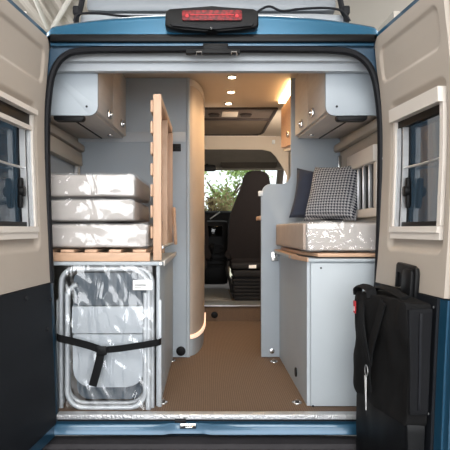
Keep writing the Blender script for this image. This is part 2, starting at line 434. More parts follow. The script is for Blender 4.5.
# ------------------------------------------------------------------ overhead cabinets
def overhead(name, label, s, X, Xw, y0, y1, zb, splits, knobs):
    """s=+1: doors face +x (left wall cabinet)"""
    t = thing(name, label, 'overhead cabinet', ((X+Xw)/2, (y0+y1)/2, zb))
    a, b = min(X, Xw), max(X, Xw)
    # end panel, lower outer corner rounded
    e = 1.47; r = .045
    if s > 0: pts = rr(a+.002, b+.006, e, 1.79, (.0, r, 0, 0), 8)
    else: pts = rr(a-.006, b-.002, e, 1.79, (r, 0, 0, 0), 8)
    MB().prism(pts, y0, y0+.018, 'y', .002).build('end_panel', M['grey'], t)
    def top(y): return min(1.80+(y-.16)*.385, ZC)-.006
    xa, xb = (a+.003, b-.022) if s > 0 else (a+.022, b-.003)
    MB().prism([(y0+.019, zb), (y1, zb+.04), (y1, top(y1)), (.55, top(.55)), (y0+.019, top(y0+.019))], xa, xb, 'x', .003).build('cabinet_body', M['doorwood'], t)
    n = len(splits)-1
    for i in range(n):
        ya, yb = splits[i]+.006, splits[i+1]-.005
        mb = MB(); xa2, xb2 = (X-.021, X-.002) if s > 0 else (X+.002, X+.021)
        z0 = zb+.012
        q = [(ya, z0+.038*(ya-.15)), (yb, z0+.038*(yb-.15)), (yb, top(yb)-.012)]+([(.55, top(.55)-.012)] if ya < .55 < yb else [])+[(ya, top(ya)-.012)]
        mb.prism(q, xa2, xb2, 'x', .003)
        d = mb.build('door', M['doorwood'], t)
        ky, kz = knobs[i]; mb = MB()
        mb.disc((X-.002*s, ky, kz), .022, .006*s, 'x', 20, .002); mb.disc((X+.004*s, ky, kz), .013, .018*s, 'x', 16, .003)
        mb.box(min(X, X+.012*s), max(X, X+.012*s), ky-.04, ky+.03, kz-.022, kz+.022, .005)
        mb.build('knob', M['chrome'], d)
    mb = MB(); c = (X+Xw)/2+.03*s
    pts = rr(c-.08, c+.075, e-.026, e-.001, (.016, .016, 0, 0), 6)
    mb.prism(pts, y0+.002, y0+.05, 'y', .003); mb.build('under_light', M['plastic'], t)
    mb = MB(); sx = X-.02*s-.03*s
    mb.disc((sx, y0, e+.045), .006, -.003, 'y', 12); mb.build('screw', M['darkplastic'], t)
    mb = MB(); mb.prism([(y0+.06, zb-.003), (y1-.02, zb+.034), (y1-.02, zb+.040), (y0+.06, zb+.003)], X-.17*s-.004, X-.17*s+.004, 'x'); mb.build('bottom_groove', M['darkplastic'], t)
    mb = MB(); mb.disc((X-.08*s, y1-.2, zb+.033), .018, -.008, 'z', 16, .002); mb.build('bottom_knob', M['chrome'], t)
    return t
overhead('overhead_cabinet', 'wood veneer overhead cabinet with grey end panel at upper left', 1, -.590, XL, .15, YP-.008, 1.485, (.17, .67, 1.2), ((.50, 1.545), (.98, 1.583)))
overhead('overhead_cabinet', 'wood veneer overhead cabinet with grey end panel at upper right', -1, .578, XR, .15, YP-.008, 1.485, (.17, .70, 1.2), ((.53, 1.562), (.91, 1.570)))
t = thing('wall_cabinet', 'warm lit wooden wall cabinet beyond the partition, under the glowing strip', 'overhead cabinet', (.7, 1.6, 1.45))
mb = MB(); mb.prism([(YP+.04, 1.47), (1.95, 1.53), (1.95, ZC-.05), (YP+.04, ZC-.05)], .60, XR-.002, 'x'); mb.build('cabinet_body', M['doorwood'], t)
d = MB().prism([(YP+.05, 1.50), (1.94, 1.56), (1.94, ZC-.07), (YP+.05, ZC-.07)], .582, .599, 'x', .002).build('door', M['wood'], t)
MB().disc((.582, 1.50, 1.60), .022, -.016, 'x', 20, .004).build('knob', M['chrome'], d)
mb = MB(); mb.box(.56, .62, YP+.05, 1.93, ZC-.022, ZC-.004, .003); mb.build('led_strip', M['led'], t)
o = MB().box(PX(272, 3.69), PX(275, 3.69), 3.672, 3.694, PZ(144, 3.69), PZ(140, 3.69), .006).build('light_switch', M['paper'], None)
tag(o, 'small pale switch on the beige panel above the cab', 'switch')

# ------------------------------------------------------------------ ceiling: spot lamps and roof hatch
lab = ['round warm ceiling spotlight nearest the rear doors', 'middle one of the three round ceiling spotlights', 'farthest round ceiling spotlight, nearest the roof hatch']
sp = None
for i, (px, py) in enumerate(((232, 76.5), (231, 91.5), (228.5, 103))):
    D = (ZC-CZ)*F/(229-py); x = CX+(px-207)*D/F; y = D+CY
    if sp is None:
        sp = thing('ceiling_spotlight', lab[0], 'ceiling light', (x, y, ZC), 'spotlights along the ceiling')
        mb = MB(); mb.disc((x, y, ZC-.0005), .036, -.006, 'z', 28, .002); mb.build('bezel', M['chrome'], sp)
        mb = MB(); mb.disc((x, y, ZC-.007), .025, -.002, 'z', 24); mb.build('lamp', M['spot'], sp)
    else: dup(sp, (x, y, ZC), lab[i])
    l = bpy.data.lights.new('spot_glow', 'SPOT'); l.energy = 22; l.color = (1, .72, .42); l.spot_size = math.radians(150); l.spot_blend = 1; l.shadow_soft_size = .03
    lo = bpy.data.objects.new('spotlight_lamp', l); C.objects.link(lo); lo.location = (x, y, ZC-.02)
t = thing('roof_hatch', 'dark framed ceiling hatch with brown blind and control strip', 'roof hatch', (.1, 2.8, ZC-.05))
hx0, hx1, hy0, hy1 = -.55, .585, 2.17, 3.55
mb = MB()
mb.box(hx0, hx1, hy0, hy0+.03, ZC-.018, ZC-.001, .005); mb.box(hx0, hx1-.05, hy1-.03, hy1, ZC-.018, ZC-.001, .005)
mb.box(hx0, hx0+.04, hy0+.03, hy1-.03, ZC-.018, ZC-.001, .005); mb.tube([(hx1-.012, hy0+.02, ZC-.010), (hx1-.012, hy1-.16, ZC-.010), (hx1-.03, hy1-.07, ZC-.010), (hx1-.10, hy1-.02, ZC-.010)], 0, 8, False, (.018, .010, (0, 0, 1)))
mb.box(hx0+.04, hx1-.02, 2.61, 2.68, ZC-.022, ZC-.001, .005)
mb.build('frame', M['hatchdark'], t)
MB().prism([(hx0+.04, 2.68), (hx1-.025, 2.68), (hx1-.025, hy1-.14), (hx1-.05, hy1-.06), (hx1-.11, hy1-.03), (hx0+.04, hy1-.03)], ZC-.010, ZC-.002, 'z').build('blind', M['hatch'], t)
o = MB().box(hx0+.04, hx1-.025, hy0+.03, 2.61, ZC-.010, ZC-.002).build('control_strip', M['strip'], t)
MB().box(.105, .25, 2.30, 2.53, ZC-.014, ZC-.0105, .001).build('display', M['ceil'], o)
for xx in (.035, .325):
    mb = MB(); mb.disc((xx, 2.42, ZC-.0105), .055, -.008, 'z', 24, .003)
    for k in range(3): mb.box(xx-.045, xx+.045, 2.37+k*.04, 2.40+k*.04, ZC-.024, ZC-.018)
    mb.build('air_vent', M['hatchdark'], o)

# ------------------------------------------------------------------ cab
YB = 3.7
def B(x, y): return (PX(x, YB), PZ(y, YB))
arch = [(XR-.002, ZC), (XR-.002, B(0, 186)[1]), B(286, 184)]
arch += [B(287.5, 176), B(285, 170), B(280, 163), B(276, 156), B(271, 151), B(262, 149)]
arch += [(PX(160, YB), PZ(149, YB)), (XL, PZ(153, YB)), (XL, ZC)]
mb = MB(); mb.prism(arch, YB, YB+.03, 'y', .004); struct('trim_1', mb, M['ceil'])
# roof lining of the cab, sloping down to the top of the windscreen
mb = MB()
prof = [(YB+.03, PZ(147, YB)), (YB+.25, 1.80), (YB+.62, 1.665), (YB+.62, 1.63), (YB+.66, 1.63), (YB+.66, 1.70), (YB+.25, 1.85), (YB+.03, 1.88)]
mb.prism(prof, -.95, .95, 'x', 0); struct('trim_2', mb, M['headliner'])
t = thing('sun_visor', 'dark long padded visor under the cab roof lining', 'sun visor', (.4, 4.2, 1.7))
mb = MB(); mb.prism(rr(PX(221, 4.2), PX(277, 4.2), PZ(168, 4.2), PZ(160, 4.2), .03), 4.19, 4.215, 'y', .005); mb.build('visor_pad', M['visor'], t)
t2 = thing('mirror', 'small dark mirror housing hanging below the cab roof lining, left of the seat', 'mirror', (.0, 4.2, 1.6))
mb = MB(); mb.prism(rr(PX(197, 4.2), PX(216, 4.2), PZ(171.5, 4.2), PZ(165, 4.2), .03), 4.17, 4.2, 'y', .006); mb.build('housing', M['plastic'], t2)
mb = MB(); mb.tube([(PX(207, 4.2), 4.21, PZ(166, 4.2)), (PX(207, 4.2), 4.3, 1.76)], .012); mb.build('stem', M['plastic'], t2)
# side shells of the cab and pillars
for nm, s in (('wall_cab_left', -1), ('wall_cab_right', 1)):
    mb = MB(); x = .955*s
    a, b = min(x, x+.03*s), max(x, x+.03*s)
    mb.prism([(3.8, -.1), (6.2, -.1), (6.2, 1.0), (5.2, 1.12), (3.8, 1.12)], a, b, 'x')
    mb.prism([(3.8, 1.12), (4.0, 1.12), (4.0, 1.8), (3.8, 1.8)], a, b, 'x')
    struct(nm, mb, M['headliner'])
for nm, s in (('trim_3', -1), ('trim_4', 1)):
    mb = MB(); mb.tube([(s*.93, 5.1, 1.08), (s*.92, 4.75, 1.40), (s*.90, 4.36, 1.68)], .045, 10); struct(nm, mb, M['headliner'])
mb = MB(); mb.prism([(4.36, 1.66), (5.15, 1.08), (5.16, 1.09), (4.37, 1.67)], -.90, .90, 'x'); struct('window_3', mb, M['windscreen'])
# cab floor step
mb = MB(); pts = []
for k in range(17):
    x = XL+.002+(XR-XL-.004)*k/16; pts.append((x, 2.78+.05*((x-.1)/.9)**2))
mb.prism(pts+[(XR-.002, 6.1), (XL+.002, 6.1)], -.03, .14, 'z', 0); struct('floor', mb, M['floor'])
mb = MB()
e = [(x, y-.012) for x, y in pts]; e2 = [(x, y+.34) for x, y in pts]
mb.prism(e+e2[::-1], .141, .152, 'z', .002); o = mb.build('step_edging', M['alu'])
tag(o, 'pale metal edging strip on top of the step to the cab', 'edging strip')
mb = MB(); mb.box(PX(203, 3.3), PX(231, 3.3), 3.13, 4.3, .141, .154, .003); o = mb.build('cab_mat', M['mat']); tag(o, 'grey cab floor mat beyond the step, left of the seat base', 'floor mat')
mb = MB(); mb.disc((PX(214.5, 2.77), 2.785, PZ(315, 2.77)), .033, -.014, 'y', 20, .004); o = mb.build('step_vent', M['plastic']); tag(o, 'round black vent in the riser of the cab step', 'vent')
# dashboard
t = thing('dashboard', 'dark dashboard with centre console under the windscreen', 'dashboard', (0, 4.9, .14))
def dm(co): return co
mb = MB(); mb.rbox(-.93, .93, 4.55, 5.2, .55, 1.13, .08, 6); mb.build('dash_top', M['dash'], t)
mb = MB(); mb.rbox(-.20, .24, 4.30, 4.7, .20, 1.0, .05, 6); mb.build('centre_console', M['plastic'], t)
MB().box(-.08, .16, 4.285, 4.302, .80, .93, .004).build('screen', M['glass'], t)
mb = MB()
for k in range(4): mb.box(-.08, .18, 4.285, 4.30, .42+.08*k, .455+.08*k, .004)
mb.build('console_buttons', M['darkplastic'], t)
MB().tube([(.02, 4.28, .50), (.03, 4.15, .66)], .014, 10).rbox(.0, .06, 4.12, 4.17, .64, .72, .02, 3).build('gear_lever', M['seat2'], t)
MB().tube([(PX(210, 4.5), 4.48, PZ(219, 4.5)), (PX(220, 4.5), 4.48, PZ(212, 4.5))], .008, 6).build('pale_stalk', M['paper'], t)
t = thing('steering_wheel', 'black steering wheel in front of the left cab seat', 'steering wheel', (-.42, 4.35, .9))
mb = MB(); c = Vector((-.42, 4.35, 1.0))
mb.tube([c+Vector((.19*math.cos(a), -.06*math.sin(a)*-1, .17*math.sin(a))) for a in [2*math.pi*k/32 for k in range(32)]], .016, 8, True); mb.build('rim', M['plastic'], t)
mb = MB(); mb.rbox(-.49, -.35, 4.33, 4.40, .94, 1.05, .03, 4)
for a in (0, 180, 250): mb.tube([c, c+Vector((.19*math.cos(math.radians(a)), .05*math.sin(math.radians(a)), .17*math.sin(math.radians(a))))], .014, 6)
mb.build('hub', M['plastic'], t)
mb = MB(); mb.tube([(-.42, 4.38, .99), (-.42, 4.6, .9)], .035, 10); mb.build('column', M['plastic'], t)

# cab seats (seen from behind)
def seat():
    Y = 3.1; xc = .475; t = thing('captain_chair', 'dark fabric cab seat right of the aisle with high headrest', 'car seat', (xc, Y+.2, .152))
    half = [(0, 1.49), (.07, 1.487), (.105, 1.465), (.13, 1.42), (.145, 1.35), (.185, 1.25), (.235, 1.12), (.27, 1.0), (.285, .85), (.285, .62), (.27, .56), (0, .56)]
    half = [(p.x, p.z) for p in smooth_path([(a, 0, b) for a, b in half], 3)]
    pts = [(xc+a, b) for a, b in half]+[(xc-a, b) for a, b in half[::-1][1:-1]]
    mb = MB(); mb.prism(pts, Y, Y+.16, 'y', .035, 4)
    mb.move(lambda v: Vector((v.x, v.y-(v.z-.5)*.12+.05, v.z)))
    mb.build('backrest', M['seat'], t)
    mb = MB(); mb.rbox(xc-.27, xc+.27, Y+.02, Y+.60, .46, .60, .05, 8); mb.build('cushion', M['seat'], t)
    mb = MB(); mb.box(xc-.255, xc+.255, Y-.03, Y+.05, .485, .545, .015); mb.box(xc-.24, xc+.24, Y-.02, Y+.5, .40, .47, .015); mb.build('seat_frame', M['seat2'], t)
    MB().box(xc-.075, xc+.0, Y-.034, Y-.031, .49, .525).build('white_label', M['paper'], t)['label'] = 'small white label'
    mb = MB(); mb.box(xc-.22, xc+.22, Y+.02, Y+.46, .153, .40, .01)
    for k in range(6): mb.box(xc-.235, xc+.235, Y+.0, Y+.48, .175+.036*k, .195+.036*k, .006)
    mb.build('base', M['seat2'], t)
    mb = MB(); mb.tube(smooth_path([(xc-.285, Y+.03, .56), (xc-.30, Y+.0, .46), (xc-.27, Y-.01, .36), (xc-.25, Y+.0, .24)]), .016, 8); mb.build('lever', M['plastic'], t)
    mb = MB(); mb.disc((xc-.285, Y+.04, .50), .03, -.02, 'x', 16, .004); mb.build('tilt_knob', M['darkplastic'], t)
    return t
s1 = seat(); o = dup(s1, (-.30, 3.32, .152), 'dark fabric cab seat half hidden behind the curved bathroom wall')

# ------------------------------------------------------------------ right bed box
t = thing('bed_box', 'pale grey bed box under the right cushion, beside the black bag', 'bed base', (.7, .7, 0))
MB().box(.475, XR-.002, .14, YP-.002, .001, .727).build('cabinet_body', M['grey2'], t)
MB().box(.492, XR-.004, .122, .139, .004, .722, .002).build('front_panel', M['grey2'], t)
mb = MB(); mb.prism([(.435, YP-.003), (.435, .45), (.475, .115), (XR-.003, .115), (XR-.003, YP-.003)], .729, .745, 'z', .003); mb.build('worktop', M['grey2'], t)
mb = MB(); mb.box(.437, .475, .47, YP-.01, .746, .752); mb.prism([(.432, .48), (.472, .113), (.478, .113), (.438, .48)], .729, .752, 'z'); mb.build('wood_edging', M['wood'], t)
MB().disc((.474, .47, PZ(372, .47)), .026, -.008, 'x', 20, .003).build('side_vent', M['plastic'], t)
for a_x, a_z in ((321, 268), (313, 406)): MB().disc((PX(a_x, .12), .121, PZ(a_z, .12)), .005, -.003, 'y', 10).build('screw', M['darkplastic'], t)
t = thing('slatted_board', 'wooden board lying on the right bed box under the cushion', 'board', (.66, .6, .753))
mb = MB(); mb.prism([(.478, 1.16), (.478, .42), (.53, .135), (.885, .135), (.885, 1.16)], .753, .771, 'z', .003); mb.build('board', M['wood'], t)
def wrinkle(amp, fr, seed, ctr=None):
    def fn(p):
        q = Vector((p.x*fr[0], p.y*fr[1], p.z*fr[2]))+Vector((seed, seed*1.7, 0))
        n = noise.noise(q)+.5*abs(noise.noise(q*2.3))
        d = Vector((noise.noise(q+Vector((9, 0, 0))), noise.noise(q+Vector((0, 9, 0))), n))
        return p+d*amp
    return fn
def skew(f):
    def g(p):
        p = f(p)
        if p.x < .65: p.x += (.022*(1-(p.y-.15))-.012)*min(1, (.65-p.x)/.15)
        return p
    return g
def puff(f):
    def g(p):
        y0 = p.y; p = f(p)
        if y0 < .17:
            k = 1-sstep(.83, .90, p.z)
            p.y -= k*(.012+.022*abs(noise.noise(Vector((p.x*22, 3, p.z*26))))+.010*abs(noise.noise(Vector((p.x*60, 9, p.z*60)))))
            if p.z < .80: p.z -= .012*abs(noise.noise(Vector((p.x*25, 5, 1))))
        return p
    return g
def mattress(name, label, x0, x1, y0, y1, z0, z1, seed, m=None, group=None, side=None):
    t = thing(name, label, 'mattress', ((x0+x1)/2, (y0+y1)/2, z0), group)
    g = .008
    MB().rbox(x0+g, x1-g, y0+g, y1-g, z0+g*.5, z1-g, .022, 14, (skew if side else (lambda f: f))(wrinkle(.003, (7, 7, 7), seed))).build('foam', m or M['cushion'], t)
    w = MB(); w.rbox(x0, x1, y0, y1, z0+.001, z1, .013, 34, (lambda f: skew(puff(f)) if side else f)(wrinkle(.006, (10, 6, 16), seed+3)))
    o = w.build('plastic_wrap', M['wrap'], t)
    return t
t = mattress('mattress', 'plastic wrapped cushion on the right bed under the two pillows', .46, .885, .15, 1.18, .775, .935, 2, side=True)
mb = MB(); mb.box(.462, .466, .30, 1.15, .80, .92)
# taupe side of the same cushion
mb.bm.clear(); mb.rbox(.455, .475, .20, 1.17, .785, .925, .009, 10, skew(lambda p: p)); mb.build('taupe_side', M['taupe'], t)['label'] = 'taupe fabric side of the cushion'

def pillow(name, label, loc, w, h, th, rot, m):
    mb = MB()
    N = 22
    def surf(sg):
        def f(u, v):
            a, b = u*2-1, v*2-1
            e = (max(0, 1-a**4)*max(0, 1-b**4))**.5
            x = a*w/2*(1-.09*(1-b*b)*abs(a)); z = b*h/2*(1-.09*(1-a*a)*abs(b))
            wr = .006*noise.noise(Vector((a*2, b*2, sg*3+w*9)))
            return Vector((x, sg*(th/2*e**.8+.001)+wr*e, z))
        return f
    mb.grid(surf(1), N, N); mb.grid(surf(-1), N, N)
    bmesh.ops.remove_doubles(mb.bm, verts=mb.bm.verts[:], dist=.0025)
    Rm = Matrix.Rotation(rot[2], 4, 'Z') @ Matrix.Rotation(rot[1], 4, 'Y') @ Matrix.Rotation(rot[0], 4, 'X')
    l = mb.bm.loops.layers.uv.new('UVMap')
    for fc in mb.bm.faces:
        for lp in fc.loops: lp[l].uv = (lp.vert.co.x/w+.5, lp.vert.co.z/h+.5)
    mb.move(lambda v: Rm @ v + Vector(loc))
    o = mb.build(name, m); tag(o, label, 'pillow'); return o
R = math.radians
pillow('pillow', 'black and white houndstooth pillow leaning in the corner of the right bed', (.765, .80, 1.118), .36, .375, .13, (R(-19), R(1), R(-42)), M['hound'])
pillow('pillow', 'plain navy pillow behind the houndstooth pillow against the partition', (.725, 1.06, 1.115), .36, .35, .11, (R(-11), R(8), R(-14)), M['navy'])

# ------------------------------------------------------------------ left locker, bed and mattresses
t = thing('locker_frame', 'open pale grey locker frame around the wrapped folding chairs', 'bed base', (-.6, .7, 0))
MB().box(-.285, -.267, .13, YP-.002, .001, .710, .002).build('side_panel', M['grey2'], t)
MB().prism([(-.925, .115), (-.262, .115), (-.250, .14), (-.250, YP-.003), (-.925, YP-.003)], .711, .730, 'z', .003).build('worktop', M['grey2'], t)
mb = MB(); mb.box(-.249, -.243, .14, YP-.01, .709, .736, .001); mb.build('wood_edging', M['doorwood'], t)
MB().box(-.925, -.90, .13, .15, .001, .710, .001).build('left_post', M['grey2'], t)
MB().disc((-.262, .113, .720), .007, -.004, 'y', 12).build('screw', M['chrome'], t)
# lower slatted base
t = thing('slatted_bed', 'wooden slatted base lying on the locker under the wrapped mattresses', 'slatted bed base', (-.6, .6, .731))
yy = .13
MB().box(-.915, -.318, yy, yy+.04, .731, .775, .003).build('rail', M['wood'], t)
MB().box(-.915, -.318, 1.1, 1.14, .731, .775, .003).build('rail', M['wood'], t)
for a_x, b_x in ((133, 146), (109, 121), (85, 97), (61, 74), (48, 52)):
    MB().box(max(-.915, PX(a_x, .14)), PX(b_x, .14), yy+.002, 1.135, .7755, .790, .002).build('slat', M['wood'], t)
mattress('mattress', 'flat white plastic wrapped mattress directly on the slatted base, under the stack', -.90, -.326, .145, 1.16, .794, .926, 5)
mattress('mattress', 'lower cushion of the plastic wrapped stack on the flat mattress', -.90, -.393, .15, .95, .930, 1.053, 8)
mattress('mattress', 'topmost plastic wrapped cushion of the stack on the left bed', -.90, -.39, .15, .95, 1.055, 1.182, 11)
# upright slatted frame
t = thing('slatted_bed', 'upright folded wooden slatted bed frame standing beside the wrapped mattresses', 'slatted bed base', (-.28, .6, .753))
for i, y in enumerate((.17, .62, 1.08)):
    z0 = .78 if i == 0 else .84
    mb = MB(); mb.box(-.306, -.262, y, y+.032, .7315 if i == 0 else .80, 1.585 if i == 0 else 1.54, .006)
    mb.build('rail', M['woodv'], t)
MB().box(-.304, -.264, .203, 1.112, 1.541, 1.583, .004).build('top_rail', M['woodv'], t)
MB().box(-.304, -.290, .203, 1.112, .90, .94, .004).build('cross_rail', M['woodv'], t)
for k in range(7):
    z = .845+k*.108
    mb = MB(); mb.box(-.320, -.307, .175, 1.115, z, z+.062, .004); mb.build('slat', M['wood'], t)
mb = MB(); mb.tube(smooth_path([(-.245, 1.05, .86), (-.235, .98, .80), (-.240, .96, .90), (-.245, .97, 1.00), (-.25, 1.05, 1.03)]), .011, 8); mb.build('pull_loop', M['wood'], t)
MB().tube([(-.262, .20, .80), (-.255, 1.1, .80)], .008, 8).build('hinge_bar', M['alu'], t)

# ------------------------------------------------------------------ folding chairs in polythene, strap
def folding_chair(Y, label):
    def Q(x, y, dy=0): return Vector((PX(x, Y), Y+dy, PZ(y, Y)))
    t = thing('folding_chair', label, 'folding chair', (PX(107, Y), Y, .002), 'folding chairs wrapped in the left locker')
    def arc_path(x0, x1, yt, yb, r, bottom):
        p = []
        if bottom:
            p.append(Q(x0, yt))
            for k in range(9):
                a = math.pi/2*k/8; p.append(Q(x0+r-r*math.cos(a), yb-r+r*math.sin(a)))
            for k in range(9):
                a = math.pi/2*k/8; p.append(Q(x1-r+r*math.sin(a), yb-r+r*math.cos(a)))
            p.append(Q(x1, yt))
        else:
            p.append(Q(x0, yb))
            for k in range(9):
                a = math.pi/2*k/8; p.append(Q(x0+r-r*math.cos(a), yt+r-r*math.sin(a)))
            for k in range(9):
                a = math.pi/2*k/8; p.append(Q(x1-r+r*math.sin(a), yt+r-r*math.cos(a)))
            p.append(Q(x1, yb))
        return p
    MB().tube(arc_path(61, 152, 269, 411, 14, False), .0125, 12).build('outer_frame', M['tube'], t)
    MB().tube([p+Vector((0, -.027, 0)) for p in arc_path(68.5, 146, 292, 406, 17, True)], .0125, 12).build('seat_frame', M['tube'], t)
    mb = MB()
    mb.tube(smooth_path([Q(78, 284, -.02), Q(72, 288, -.02), Q(68.5, 296, -.02)], 6), .0115, 10); mb.tube(smooth_path([Q(136, 270, -.03), Q(144, 274, -.03), Q(149, 284, -.03), Q(149.5, 300, -.03), Q(149, 409, -.03)], 6), .0125, 10)
    mb.build('leg_frame', M['tube'], t)
    for x in (57.5, 159.5):
        MB().box(PX(x-1.8, Y), PX(x+1.8, Y), Y+.01, Y+.03, PZ(411, Y), PZ(300, Y), .003).build('armrest', M['tube'], t)
    def pan(x0, x1, y0, y1, rb, rt, dy, m, nm):
        pts = rr(PX(x0, Y), PX(x1, Y), PZ(y1, Y), PZ(y0, Y), (rb, rb, rt, rt), 8)
        mb = MB(); mb.prism(pts, Y+dy, Y+dy+.012, 'y', .004); return mb.build(nm, m, t)
    pan(74, 145, 333.6, 386, .09, .004, -.022, M['cloth'], 'seat_fabric')
    pan(73, 146, 306, 332.6, .004, .004, -.020, M['cloth'], 'backrest_fabric')
    pan(74, 147, 273, 305, .004, .03, -.008, M['mesh'], 'headrest_fabric')
    pan(76, 143, 300, 400, .06, .01, .02, M['mesh'], 'back_fabric')
    return t
fc = folding_chair(.115, 'front folding chair, pale grey tube frame, strapped inside the clear plastic')
dup(fc, (fc.location.x-.012, .19, .002), 'rear folding chair just behind the front one inside the clear plastic')
mb = MB(); Yw = .066
def wr(u, v):
    x = PX(55+u*109, Yw); z = .004+v*(PZ(265.5, Yw)-.004)
    q = Vector((x*5, z*3, 3.1)); r = abs(noise.noise(q*1.6+Vector((z*3, 0, 0)))); f2 = abs(noise.noise(Vector((x*14+z*7, z*5-x*4, 8))))
    edge = min(1, min(u, 1-u)*10)
    return Vector((x, Yw+.004-.014*(1-r*2)*edge*.5-.010*(1-f2*2.5)*edge*.5+(.04*(1-edge)), z))
mb.grid(wr, 70, 100)
o = mb.build('plastic_bag', M['wrapchair']); tag(o, 'crinkled clear plastic bag around the folding chairs in the left locker', 'plastic wrap')
t = thing('paper_label', 'white printed paper label taped at upper right of the plastic wrapped chairs', 'label', (-.31, .055, .6))
MB().box(PX(133, .055), PX(152, .055), .054, .055, PZ(290, .055), PZ(280, .055)).build('paper', M['paper'], t)
mb = MB(); mb.box(PX(134.5, .055), PX(146, .055), .0532, .0538, PZ(285.5, .055), PZ(284.5, .055)); mb.box(PX(134.5, .055), PX(142, .055), .0532, .0538, PZ(288, .055), PZ(287.5, .055)); mb.build('print', M['print'], t)
o = MB().prism([(PX(137, .055), PZ(316, .055)), (PX(141, .055), PZ(312, .055)), (PX(146, .055), PZ(316, .055)), (PX(142, .055), PZ(321, .055))], .054, .055, 'y').build('sticker', M['paper'])
tag(o, 'small white square sticker on the plastic beside the right chair tube', 'sticker')
t = thing('luggage_strap', 'black webbing strap with buckle tied around the folding chairs', 'strap', (-.5, .045, .25))
def S(x, y, Y=.040): return Vector((PX(x, Y), Y, PZ(y, Y)))
def ribbon(pa, w=.018, th=.0018, up=(0, 0, 1)): return MB().tube(smooth_path(pa, 8), 0, 4, False, (th*1.4, w*1.4, up))
ribbon([S(57, 337, .075), S(60, 338.5), S(75, 342), S(90, 346), S(101, 350)]).build('strap_band', M['strap'], t)
ribbon([S(103, 350), S(120, 348.5), S(140, 345.5), S(158, 342.5), S(161, 341, .085)], .016).build('strap_band', M['strap'], t)
ribbon([S(101, 351, .036), S(99, 362, .030), S(96, 374, .028), S(92.5, 386, .032)], .02, .0018, (1, 0, .15)).build('strap_tail', M['strap'], t)
mb = MB(); mb.rbox(PX(97, .035), PX(107, .035), .024, .042, PZ(355, .035), PZ(346, .035), .006, 4); mb.box(PX(99, .025), PX(105, .025), .020, .025, PZ(352.5, .025), PZ(348.5, .025), .001); mb.build('buckle', M['plastic'], t)

# ------------------------------------------------------------------ floor tie down eyes
te = None
for (px, py, lb) in ((163, 403, 'chrome lashing eye in the floor, front left beside the wrapped chairs'), (297, 403, 'chrome lashing eye in the floor, front right at the foot of the bed box'),
                     (172, 361, 'chrome lashing eye in the floor, rear left below the round vent'), (274, 362, 'chrome lashing eye in the floor, rear right at the partition foot')):
    D = CZ*F/(py-229); x = CX+(px-207)*D/F; y = D+CY
    if te is None:
        te = thing('lashing_eye', lb, 'lashing eye', (x, y, 0), 'lashing eyes in the floor')
        MB().disc((x, y, .0005), .026, .005, 'z', 24, .002).build('plate', M['chrome'], te)
        MB().disc((x, y, .0056), .015, .001, 'z', 20).build('recess', M['plastic'], te)
        mb = MB(); mb.tube([(x+.013*math.cos(a), y-.004, .008+.010*math.sin(a)) for a in [math.pi*k/10 for k in range(11)]], .0028, 6); mb.build('ring', M['chrome'], te)
    else: dup(te, (x, y, 0), lb)

# ------------------------------------------------------------------ van body (rear frame, roof, sill, bumper)
van = thing('camper_van_body', 'metallic blue camper van body around the open rear doorway', 'van', (0, 0, -.35))
op = [(57, 418), (54.5, 350), (51, 283), (48, 200), (47, 130), (49, 95), (53.5, 72), (64, 57), (84, 51), (150, 50), (215, 49.5), (290, 50), (338, 51), (358, 56), (371, 70), (377, 92), (380.5, 130), (380, 200), (377.5, 283), (374, 350), (371, 418)]
opw = [(PX(a, 0), PZ(b, 0)) for a, b in op]
opw = [(p.x, p.z) for p in smooth_path([(a, 0, b) for a, b in opw], 4)]
def ring_from(inner, y0, y1, ex, top, bot):
    """frame around the doorway: outline pushed outwards"""
    n = len(inner); outer = []
    for i, (x, z) in enumerate(inner):
        ox = x+math.copysign(ex, x)*min(1, abs(x)/.6); oz = z if z < 1.2 else z+(top-1.72)*sstep(1.2, 1.72, z)
        outer.append((ox, max(z if z < 1.2 else oz, bot)))
    mb = MB(); rings = []
    for (L, y) in ((inner, y1), (inner, y0), (outer, y0), (outer, y1)):
        rings.append([mb.bm.verts.new((a, y, b)) for a, b in L])
    for q in range(4):
        A, Bq = rings[q], rings[(q+1) % 4]
        for i in range(n-1): mb.bm.faces.new((A[i], A[i+1], Bq[i+1], Bq[i]))
    return mb
ring_from(opw, 0.0, .035, .03, 1.80, -.05).build('door_frame', M['blue_shaded'], van)
# wide inner posts closing the gap to the walls of the bed area
for s, xw in ((-1, XL-.03), (1, XR+.03)):
    mb = MB()
    col = [(x, z) for x, z in opw if (x < 0) == (s < 0) and z < 1.66]
    for i in range(len(col)-1):
        (xa, za), (xb, zb) = sorted(col, key=lambda p: p[1])[i:i+2]
        v = [mb.bm.verts.new(p) for p in ((xa+.003*s, .042, za), (xb+.003*s, .042, zb), (xw, .042, zb), (xw, .042, za))]
        mb.bm.faces.new(v)
    mb.build('inner_post', M['rubber'], van, solid=.01)
mb = MB(); mb.tube([(a, -.004, b) for a, b in opw if b > .60], 0, 10, False, (.0165, .02, (0, 1, 0))); mb.build('door_seal', M['rubber'], van)
# white header beams inside the doorway
x0, x1 = PX(53, .08), PX(377, .08)
MB().prism(rr(-.80, .80, PZ(62.5, .09), PZ(50, .09), .012), .06, .10, 'y', .004).build('header_lip', M['white'], van)
MB().prism(rr(-.86, .86, PZ(72.5, .13), PZ(56, .13), .008), .101, .145, 'y', .003).build('header_beam', M['white'], van)
MB().box(-.88, .88, .10, .16, 1.765, 1.83, .003).build('header_upper', M['white'], van)
# drip channel
mb = MB(); mb.box(PX(51, -.01), PX(374, -.01), -.035, .03, PZ(43.3, -.01), PZ(35.5, -.01), .006); mb.build('rain_gutter', M['gloss'], van)
MB().box(PX(51, -.01), PX(374, -.01), -.020, .0, PZ(46.5, -.01), PZ(43.5, -.01), .002).build('header_strip', M['blue2'], van)
